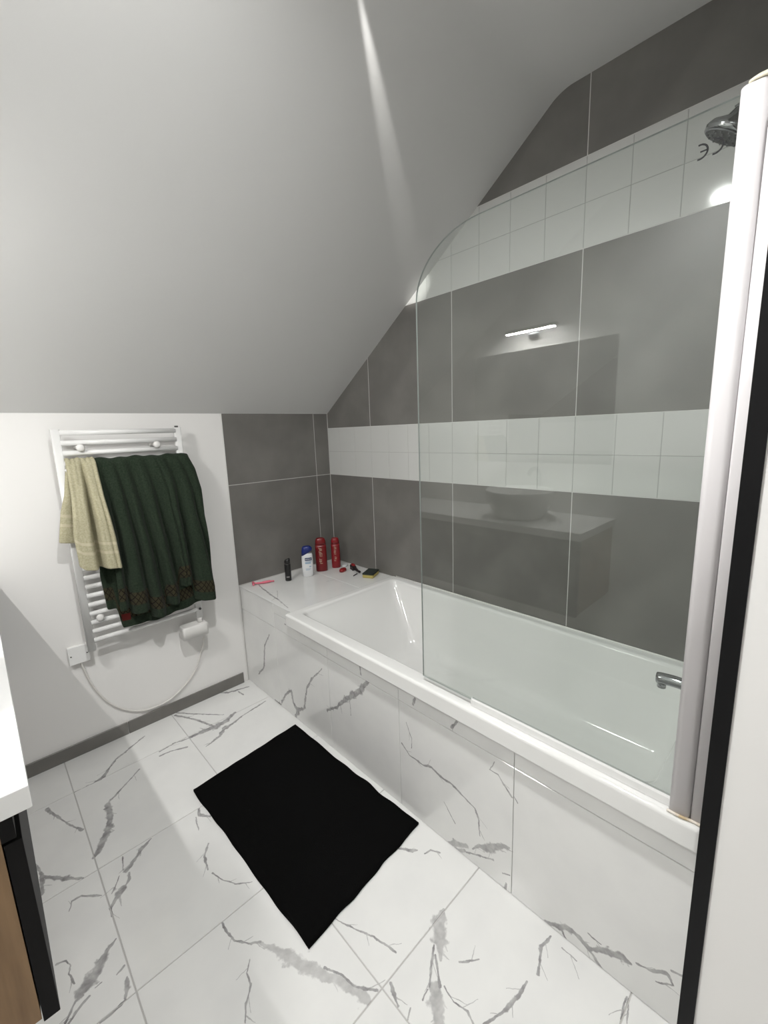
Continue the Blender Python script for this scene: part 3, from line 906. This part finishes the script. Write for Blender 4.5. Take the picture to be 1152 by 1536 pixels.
def sheet(bm, uvl, left, right, hem, ztop, ybase, valleys, amp, nu=84, nv=60, uoff=0.0, back_z=1.25, flare=0.0, yback=-.052):
    """cloth hung over the rung at ztop. left/right: (t, x) down the sides; hem: (u, z); valleys: (u_top, u_bottom, width, depth)"""
    over = [(-.004, -.0225), (.006, -.012), (.011, 0.0), (.006, .013), (-.004, .0235), (-.03, .028)]   # (dz, dy) over the rung
    grid = []
    for j in range(nv + 1):
        t = j / nv
        row = []
        for i in range(nu + 1):
            u = i / nu
            x = interp(left, t) * (1 - u) + interp(right, t) * u
            z = ztop - .004 + (interp(hem, u) - ztop + .004) * t
            dep = 0
            for (a, b, wd, k) in valleys:
                d = (u - (a + (b - a) * t)) / wd
                dep += k * math.exp(-d * d)
            grow = min(1.0, 0.18 + 1.6 * t)
            y = ybase - flare * t - amp * grow * (1.0 - dep) + .003 * mnoise.noise(Vector((u * 9, t * 5, ybase * 40)))
            y += .022 * max(0, 1 - t / .05) * 0
            edge = min(u, 1 - u)
            if edge < .05: y += .012 * (1 - edge / .05) ** 2
            row.append((x, y, z))
        grid.append(row)
    # over the rung and down behind
    top = grid[0]
    yr = RY - .008
    ext = []
    for (dz, dy) in over[1:]:
        ext.append([(p[0], yr + dy, ztop + dz + .0045 * (1 + math.sin(26 * i / nu + ybase * 60) * math.sin(11 * i / nu)) * (1 if dz > 0 else 0)) for i, p in enumerate(top)])
    for k in range(1, 5):
        ext.append([(p[0], yback + .002 * math.sin(i * .7), ztop - .03 - (ztop - .03 - back_z) * k / 4) for i, p in enumerate(top)])
    rows_ = ext[::-1] + grid
    V = [[bm.verts.new(p) for p in r] for r in rows_]
    wid = abs(interp(right, .5) - interp(left, .5))
    for a in range(len(V) - 1):
        for i in range(nu):
            f = bm.faces.new((V[a][i], V[a][i + 1], V[a + 1][i + 1], V[a + 1][i])); f.smooth = True
            for lp in f.loops:
                vv = lp.vert
                ia = a + (1 if vv in (V[a + 1][i], V[a + 1][i + 1]) else 0)
                ii = i + (1 if vv in (V[a][i + 1], V[a + 1][i + 1]) else 0)
                hemz = interp(hem, ii / nu)
                lp[uvl].uv = (uoff + ii / nu * wid * 1.5, (vv.co.z - hemz) if ia >= len(ext) else 1.0)


def towel(name, sheets, material, label, cat, thick):
    bm = bmesh.new(); uvl = bm.loops.layers.uv.new('weave')
    for kw in sheets: sheet(bm, uvl, **kw)
    me = bpy.data.meshes.new(name); bm.to_mesh(me); bm.free(); me.materials.append(material)
    o = bpy.data.objects.new(name, me); C.objects.link(o)
    sd = o.modifiers.new('thick', 'SOLIDIFY'); sd.thickness = thick; sd.offset = 0
    ss = o.modifiers.new('sub', 'SUBSURF'); ss.levels = 0; ss.render_levels = 1
    return tag(o, label, cat)


towel('green_towel', [
    dict(left=[(0, -1.345), (.5, -1.335), (1, -1.345)], right=[(0, -.945), (.08, -.922), (.22, -.908), (.4, -.914), (.6, -.906), (.9, -.900), (1, -.906)],
         hem=[(0, .70), (.10, .70), (.105, .668), (.29, .665), (.30, .622), (.45, .612), (.475, .66), (.61, .655), (.63, .735), (.76, .735), (.775, .645), (1, .628)],
         ztop=1.374, ybase=-.103, valleys=[(.06, .10, .03, .8), (.20, .295, .034, .85), (.33, .465, .045, 1.05), (.50, .62, .045, 1.05), (.62, .70, .018, .30), (.74, .77, .04, 1.0), (.88, 1.02, .03, .7)],
         amp=.054, flare=.024, nu=120, nv=64),
    dict(left=[(0, -1.335), (.5, -1.375), (.75, -1.392), (1, -1.385)], right=[(0, -.95), (.3, -.93), (1, -.925)],
         hem=[(0, .705), (.09, .70), (.10, .603), (.42, .592), (.75, .612), (1, .632)],
         ztop=1.371, ybase=-.0985, valleys=[(.05, .06, .03, .9), (.3, .34, .05, .9), (.6, .62, .05, .9), (.85, .85, .05, .9)], amp=.016, flare=.012, uoff=2.0, nu=70, nv=40, yback=-.050)],
    M['green_towel'], 'dark green bath towel with a lattice border draped over the radiator', 'towel', .0045)
towel('beige_towel', [
    dict(left=[(0, -1.448), (.3, -1.452), (.7, -1.470), (1, -1.468)], right=[(0, -1.342), (.3, -1.338), (.7, -1.322), (1, -1.316)],
         hem=[(0, .945), (.12, .925), (.45, .912), (.55, .915), (1, .903)],
         ztop=1.378, ybase=-.115, valleys=[(.52, .52, .085, 1.2), (.86, .90, .04, .15)], amp=.058, flare=.022, nu=56, nv=56, yback=-.047),
    dict(left=[(0, -1.446), (.4, -1.470), (.6, -1.492), (1, -1.516)], right=[(0, -1.36), (1, -1.40)], hem=[(0, 1.045), (1, 1.02)],
         ztop=1.375, ybase=-.101, valleys=[(.4, .4, .1, .6)], amp=.010, flare=.006, nu=20, nv=30, uoff=1.0, yback=-.045)],
    M['beige_towel'], 'small beige hand towel with ribbed bands beside the green towel', 'towel', .0045)

# ================================================================== bath mat
MC = [hit(443, 1087, 2, .012), hit(628, 1233, 2, .012), hit(463, 1420, 2, .012), hit(290, 1185, 2, .012)]
M['mat'] = mat('black_cotton_pile', (0.004, 0.004, 0.004), 1.0, spec=0.03, bump=(700, .6, .002))
bm = bmesh.new()
n = 40; V = []
for j in range(n + 1):
    row = []
    for i in range(n + 1):
        u, v = i / n, j / n
        p = (MC[0] * (1 - u) + MC[1] * u) * (1 - v) + (MC[3] * (1 - u) + MC[2] * u) * v
        wv = mnoise.noise(Vector((u * 5, v * 5, 1.3)))
        e = min(u, 1 - u, v, 1 - v)
        dx = .006 * mnoise.noise(Vector((u * 7, v * 7, 5.0))); dy = .006 * mnoise.noise(Vector((u * 7, v * 7, 9.0)))
        z = .0105 + .0035 * max(0, wv) + .004 * max(0, .12 - u) / .12
        x = min(p.x + dx, XP - .004)
        if v < .12 and .3 < u < .98: x = min(x - .004 * math.sin(u * 19) ** 2, XP - .005)
        row.append(bm.verts.new((x, p.y + dy, z)))
    V.append(row)
for j in range(n):
    for i in range(n):
        bm.faces.new((V[j][i], V[j][i + 1], V[j + 1][i + 1], V[j + 1][i])).smooth = True
o = obj('bath_mat', bm, M['mat'])
md = o.modifiers.new('thick', 'SOLIDIFY'); md.thickness = .009; md.offset = -1
tag(o, 'plain black rectangular bath mat lying on the marble floor', 'bath mat')


# ================================================================== toiletries on the deck
ZD = 0.6005
FACE = math.atan2(-2.2, -1.45) + math.pi / 2     # turns a bottle's -y side to the room


def bottle(name, loc, label, cat, rz=FACE, group=None):
    return empty(name, (loc[0], loc[1], ZD), label, cat, group, rz)


def flat_patch(bm, z0, z1, x0, x1, ry, rx, p=2.4, lift=.0006, n=8):
    """curved patch on the -y side of a superellipse bottle"""
    def yy(x): return -ry * max(0.0, 1 - abs(x / rx) ** p) ** (1 / p) - lift
    rowsp = []
    for z in (z0, z1):
        rowsp.append([bm.verts.new((x0 + (x1 - x0) * i / n, yy(x0 + (x1 - x0) * i / n), z)) for i in range(n + 1)])
    for i in range(n): bm.faces.new((rowsp[0][i], rowsp[0][i + 1], rowsp[1][i + 1], rowsp[1][i]))


M['b_white'] = mat('white_bottle', (0.74, 0.75, 0.76), 0.25)
M['b_blue'] = mat('royal_blue_cap', (0.010, 0.022, 0.16), 0.3)
M['b_navy'] = mat('navy_label', (0.015, 0.035, 0.10), 0.4)
M['b_pale'] = mat('pale_blue_print', (0.30, 0.42, 0.55), 0.5)
M['b_red'] = mat('red_bottle', (0.17, 0.006, 0.008), 0.28)
M['b_red2'] = mat('brighter_red_bottle', (0.22, 0.008, 0.012), 0.28)
M['b_print'] = mat('cream_print', (0.42, 0.30, 0.22), 0.5)
M['b_black'] = mat('black_bottle', (0.010, 0.010, 0.010), 0.3)
M['b_grey'] = mat('silver_print', (0.32, 0.31, 0.30), 0.4)
M['pink'] = mat('pink_plastic', (0.72, 0.16, 0.22), 0.35)
M['steel'] = mat('blade_steel', (0.5, 0.5, 0.5), 0.25, metal=1.0)
M['sponge'] = mat('yellow_sponge', (0.48, 0.40, 0.13), 0.95, bump=(260, .8, .003))
M['scour'] = mat('dark_green_scourer', (0.020, 0.027, 0.022), 1.0, bump=(600, .8, .002))
M['red_cap'] = mat('red_plastic', (0.26, 0.012, 0.014), 0.35)
M['dark_plastic'] = mat('dark_plastic', (0.016, 0.012, 0.013), 0.4)

# white shampoo with slanted blue cap
b = bottle('shampoo_bottle', (-.332, -.160), 'white shampoo bottle with a slanted blue cap on the bath shelf', 'bottle')
bm = bmesh.new()
loft(bm, [ell(0, .029, .017, p=2.4), ell(.004, .033, .020, p=2.4), ell(.05, .0345, .021, p=2.4), ell(.10, .0345, .021, p=2.4), ell(.135, .033, .020, p=2.4), ell(.150, .031, .019, p=2.4, k=-.2)])
obj('body', bm, M['b_white'], b)
bm = bmesh.new()
loft(bm, [ell(.148, .0335, .0205, p=2.4, k=.55), ell(.170, .032, .0195, p=2.4, k=.25), ell(.183, .028, .018, p=2.4, k=.05), ell(.190, .021, .014, p=2.3), ell(.192, .010, .008)])
obj('cap', bm, M['b_blue'], b)
bm = bmesh.new(); flat_patch(bm, .103, .121, -.014, .027, .0215, .0348); obj('label', bm, M['b_navy'], b)
bm = bmesh.new()
for (z0, z1, x0, x1) in ((.083, .092, -.014, .020), (.094, .098, -.012, .024), (.062, .069, .010, .022), (.050, .053, -.012, .018), (.043, .046, -.012, .014)): flat_patch(bm, z0, z1, x0, x1, .0215, .0348)
obj('print', bm, M['b_pale'], b)
bm = bmesh.new()
for x0 in (-.010, -.003, .004, .011, .018): flat_patch(bm, .109, .115, x0, x0 + .004, .0215, .0348, lift=.0010, n=2)
obj('lettering', bm, M['b_white'], b)

# two red shower gels
for (nm, loc, hh, rx, ryy, mm_, lab) in (('shower_gel_bottle', (-.214, -.140), .217, .036, .022, 'b_red', 'tall dark red shower gel bottle next to the white shampoo'),
                                        ('shower_gel_bottle', (-.110, -.155), .200, .0285, .020, 'b_red2', 'narrower red shower gel bottle in the corner of the shelf')):
    b = bottle(nm, loc, lab, 'bottle')
    k = hh
    bm = bmesh.new()
    loft(bm, [ell(0, rx * .9, ryy * .9, p=2.6), ell(.004, rx, ryy, p=2.6), ell(k * .35, rx, ryy, p=2.6), ell(k * .70, rx * .98, ryy * .98, p=2.6), ell(k * .80, rx * .95, ryy * .96, p=2.6)])
    obj('body', bm, M[mm_], b)
    bm = bmesh.new()
    loft(bm, [ell(k * .803, rx * .95, ryy * .97, p=2.6), ell(k * .90, rx * .90, ryy * .93, p=2.6), ell(k * .97, rx * .76, ryy * .85, p=2.6), ell(k * .995, rx * .55, ryy * .65, p=2.4), ell(k, rx * .3, ryy * .4)])
    obj('cap', bm, M[mm_], b)
    bm = bmesh.new()
    R_ = random.Random(int(k * 1000))
    for q in range(9):                       # upright run of worn lettering
        z0 = k * (.24 + .056 * q); x0 = -.30 * rx + R_.uniform(-.1, .1) * rx
        if q in (3,): continue
        flat_patch(bm, z0, z0 + k * .018, x0, x0 + R_.uniform(.35, .6) * rx, ryy, rx, p=2.6, lift=.0008, n=4)
        flat_patch(bm, z0, z0 + k * .043, x0, x0 + .10 * rx, ryy, rx, p=2.6, lift=.0008, n=2)
        if q % 2: flat_patch(bm, z0 + k * .028, z0 + k * .041, x0 + .1 * rx, x0 + .42 * rx, ryy, rx, p=2.6, lift=.0008, n=3)
    obj('print', bm, M['b_print'], b)

# black tube
b = bottle('deodorant_bottle', (-.460, -.140), 'slim black toiletry bottle with a silver band on the shelf', 'bottle')
bm = bmesh.new()
loft(bm, [ell(0, .0165, .0125), ell(.003, .0185, .014), ell(.100, .0185, .014), ell(.104, .0165, .0125)])
obj('body', bm, M['b_black'], b)
bm = bmesh.new()
loft(bm, [ell(.106, .0175, .0135), ell(.124, .0175, .0135, k=.2), ell(.133, .015, .012, k=.35), ell(.135, .008, .007, k=.35)])
obj('cap', bm, M['b_black'], b)
bm = bmesh.new(); loft(bm, [ell(.1042, .0168, .0128), ell(.1058, .0168, .0128)]); obj('collar', bm, M['b_grey'], b)
bm = bmesh.new()
for x0 in (-.009, -.003, .003): flat_patch(bm, .022, .030, x0, x0 + .0045, .0142, .0187, p=2.0, n=3)
obj('print', bm, M['b_grey'], b)

# pink razor
rzr = empty('pink_razor', (-.59, -.075, ZD), 'pink disposable razor lying on the marble shelf', 'razor', rz=math.atan2(-.052, .12))
bm = bmesh.new()
tube(bm, catmull([(.062, 0, .008), (.03, .001, .0095), (-.01, 0, .008), (-.038, 0, .009), (-.052, 0, .013)], 5), [.0045] * 4 + [.0075] * 6 + [.006] * 6 + [.0045] * 5, 10)
obj('handle', bm, M['pink'], rzr)
bm = bmesh.new()
box(bm, -.064, -.052, -.021, .021, .004, .0165)
hd_ = obj('head', bm, M['pink'], rzr, bevel=.002)
bm = bmesh.new()
for q in range(2): box(bm, -.0655 , -.0635, -.018, .018, .0065 + .005 * q, .008 + .005 * q)
obj('blade', bm, M['steel'], hd_)

# odds and ends by the long wall
so = empty('kitchen_sponge', (-.078, -.455, ZD), 'yellow sponge with a dark green scouring side by the bath corner', 'sponge', rz=.45)
bm = bmesh.new(); box(bm, -.050, .050, -.034, .034, 0, .019); obj('foam', bm, M['sponge'], so, bevel=.004)
bm = bmesh.new(); box(bm, -.0505, .0505, -.0345, .0345, .0193, .029); obj('scouring_pad', bm, M['scour'], so, bevel=.002)
rc = empty('razor_cap', (-.135, -.255, ZD), 'small red plastic lid lying on the shelf', 'lid', rz=.3)
bm = bmesh.new(); loft(bm, [ell(0, .027, .017, 24, 2.6), ell(.013, .027, .017, 24, 2.6), ell(.018, .023, .014, 24, 2.6)]); obj('shell', bm, M['red_cap'], rc)
bm = bmesh.new(); loft(bm, [ell(.0182, .014, .006, 18, 2.6), ell(.020, .013, .005, 18, 2.6)]); obj('grip', bm, M['red_cap'], rc)
br = empty('scrubbing_brush', (-.075, -.300, ZD), 'small dark brush with a red back lying by the tiled wall', 'brush', rz=1.25)
bm = bmesh.new()
tube(bm, catmull([(-.085, 0, .014), (-.05, 0, .012), (-.01, 0, .016), (.03, 0, .018), (.045, 0, .018)], 4), [.007] * 5 + [.008] * 4 + [.014] * 4 + [.016] * 4, 12)
obj('handle', bm, M['dark_plastic'], br)
bm = bmesh.new()
for ix in range(6):
    for iy in range(3):
        tube(bm, [(-.002 + ix * .009, -.010 + iy * .010, .014), (-.002 + ix * .009, -.013 + iy * .013, .0005)], [.0035, .0042], 6)
tag(obj('bristles', bm, M['dark_plastic'], br), kind='stuff')
bm = bmesh.new(); loft(bm, [ell(.029, .026, .012, 20, cx=.022), ell(.036, .022, .009, 20, cx=.022)]); obj('back_plate', bm, M['red_cap'], br)
soap = empty('soap_bar', (-.062, -.185, ZD), 'thin white sliver of soap behind the red lid', 'soap', rz=.5)
bm = bmesh.new(); loft(bm, [ell(0, .022, .014, 20, 2.5), ell(.007, .025, .017, 20, 2.5), ell(.014, .019, .012, 20, 2.5)]); obj('bar', bm, M['b_white'], soap)
cl = empty('hair_clip', (-.135, -.375, ZD), 'tiny grey metal hair clip on the shelf', 'hair clip', rz=.35)
bm = bmesh.new(); tube(bm, [(-.022, 0, .003), (.022, .002, .003)], .0025, 8); tube(bm, [(-.022, 0, .003), (.018, -.005, .006)], .002, 8); obj('prongs', bm, M['screw'], cl)

# ================================================================== vanity, basin, mirror and lamp along the left wall
VX1 = -1.7485
VB = (-2.0, -.75, .515)
va = empty('vanity_unit', VB, 'wall hung oak vanity cabinet with black front under a white worktop', 'cabinet')
YV = -1.535
bm = bmesh.new(); box(bm, XW + .001, -1.792, YV + .012, -.003, .515, .905)
part('carcass', bm, M['wood'], va, VB)
for k in range(2):
    y0 = YV + .0125 + k * .757
    bm = bmesh.new(); box(bm, -1.7905, -1.768, y0, y0 + .755, .505, .855)
    part('door', bm, M['black_panel'], va, VB, bevel=.0012)
bm = bmesh.new(); box(bm, -1.7915, -1.774, YV + .0125, -.004, .860, .905)
part('handle_channel', bm, M['black_panel'], va, VB)
bm = bmesh.new(); box(bm, XW + .001, VX1, YV, -.002, .9055, ZK)
tag(obj('worktop', bm, M['worktop'], None, bevel=.002), 'thick white worktop slab running to the far wall', 'worktop')
BC = (-1.955, -1.10, ZK)
ba = empty('vessel_basin', BC, 'round white ceramic vessel basin on the worktop', 'basin')
bm = bmesh.new()
loft(bm, [ell(.0005, .12, .12, 40), ell(.004, .13, .13, 40), ell(.06, .165, .165, 40), ell(.12, .188, .188, 40), ell(.158, .196, .196, 40), ell(.162, .192, .192, 40),
          ell(.158, .187, .187, 40), ell(.11, .176, .176, 40), ell(.05, .145, .145, 40), ell(.022, .09, .09, 40), ell(.018, .03, .03, 40)])
obj('bowl', bm, M['ceramic'], ba)
bm = bmesh.new(); loft(bm, [ell(.0185, .022, .022, 24), ell(.022, .022, .022, 24)]); obj('waste', bm, M['chrome'], ba)
TB = (-2.187, -1.10, ZK)
tb = empty('basin_tap', TB, 'tall chrome basin tap behind the vessel basin', 'tap')
bm = bmesh.new()
tube(bm, catmull([(0, 0, .0005), (0, 0, .12), (0, 0, .22), (.03, 0, .262), (.10, 0, .262), (.13, 0, .235)], 6), .012, 14)
loft(bm, [ell(.0005, .024, .024, 20), ell(.008, .022, .022, 20)])
obj('spout', bm, M['chrome'], tb)
bm = bmesh.new(); tube(bm, [(0, .012, .14), (0, .05, .155)], [.008, .006], 12); obj('lever', bm, M['chrome'], tb)

mi_ = empty('wall_mirror', (XW, -1.03, 1.22), 'frameless wall mirror above the vanity', 'mirror')
part('mirror_glass', bx(XW + .004, XW + .010, -1.50, -.62, 1.24, 1.915), M['mirror'], mi_, (XW, -1.03, 1.22))
part('backing', bx(XW + .0005, XW + .0038, -1.50, -.62, 1.24, 1.915), M['white_plastic'], mi_, (XW, -1.03, 1.22))

LB = (-2.165, -1.03, 2.02)
la = empty('mirror_lamp', (XW, -1.03, 2.02), 'slim linear mirror lamp glowing above the wall mirror', 'lamp')
LP_ = (XW, -1.03, 2.02)
bm = bmesh.new()
# diffuser: a bar turned to the room and the floor
hw = .010
loopA = [(LB[0] + hw * math.cos(math.radians(a)), LB[1] - .152, LB[2] - .010 + .005 * math.sin(math.radians(a))) for a in range(180, 361, 15)]
loopB = [(p[0], LB[1] + .152, p[2]) for p in loopA]
loft(bm, [loopA, loopB], smooth=True, close_first=False, close_last=False)
part('diffuser', bm, M['lamp'], la, LP_)
bm = bmesh.new()
box(bm, LB[0] - .0165, LB[0] + .0165, LB[1] - .156, LB[1] + .156, LB[2] - .0095, LB[2] + .008)
for sy in (-1, 1):
    box(bm, LB[0] - .0165, LB[0] + .0165, min(LB[1] + sy * .1525, LB[1] + sy * .156), max(LB[1] + sy * .1525, LB[1] + sy * .156), LB[2] - .016, LB[2] - .0095)
part('housing', bm, M['chrome'], la, LP_)
bm = bmesh.new(); tube(bm, catmull([(LB[0] - .012, -1.03, LB[2] + .010), (LB[0] - .03, -1.03, LB[2] + .012), (XW + .003, -1.03, LB[2] - .02)], 5), .006, 10)
box(bm, XW + .0005, XW + .012, -1.06, -1.00, LB[2] - .05, LB[2] + .01)
part('arm', bm, M['chrome'], la, LP_)
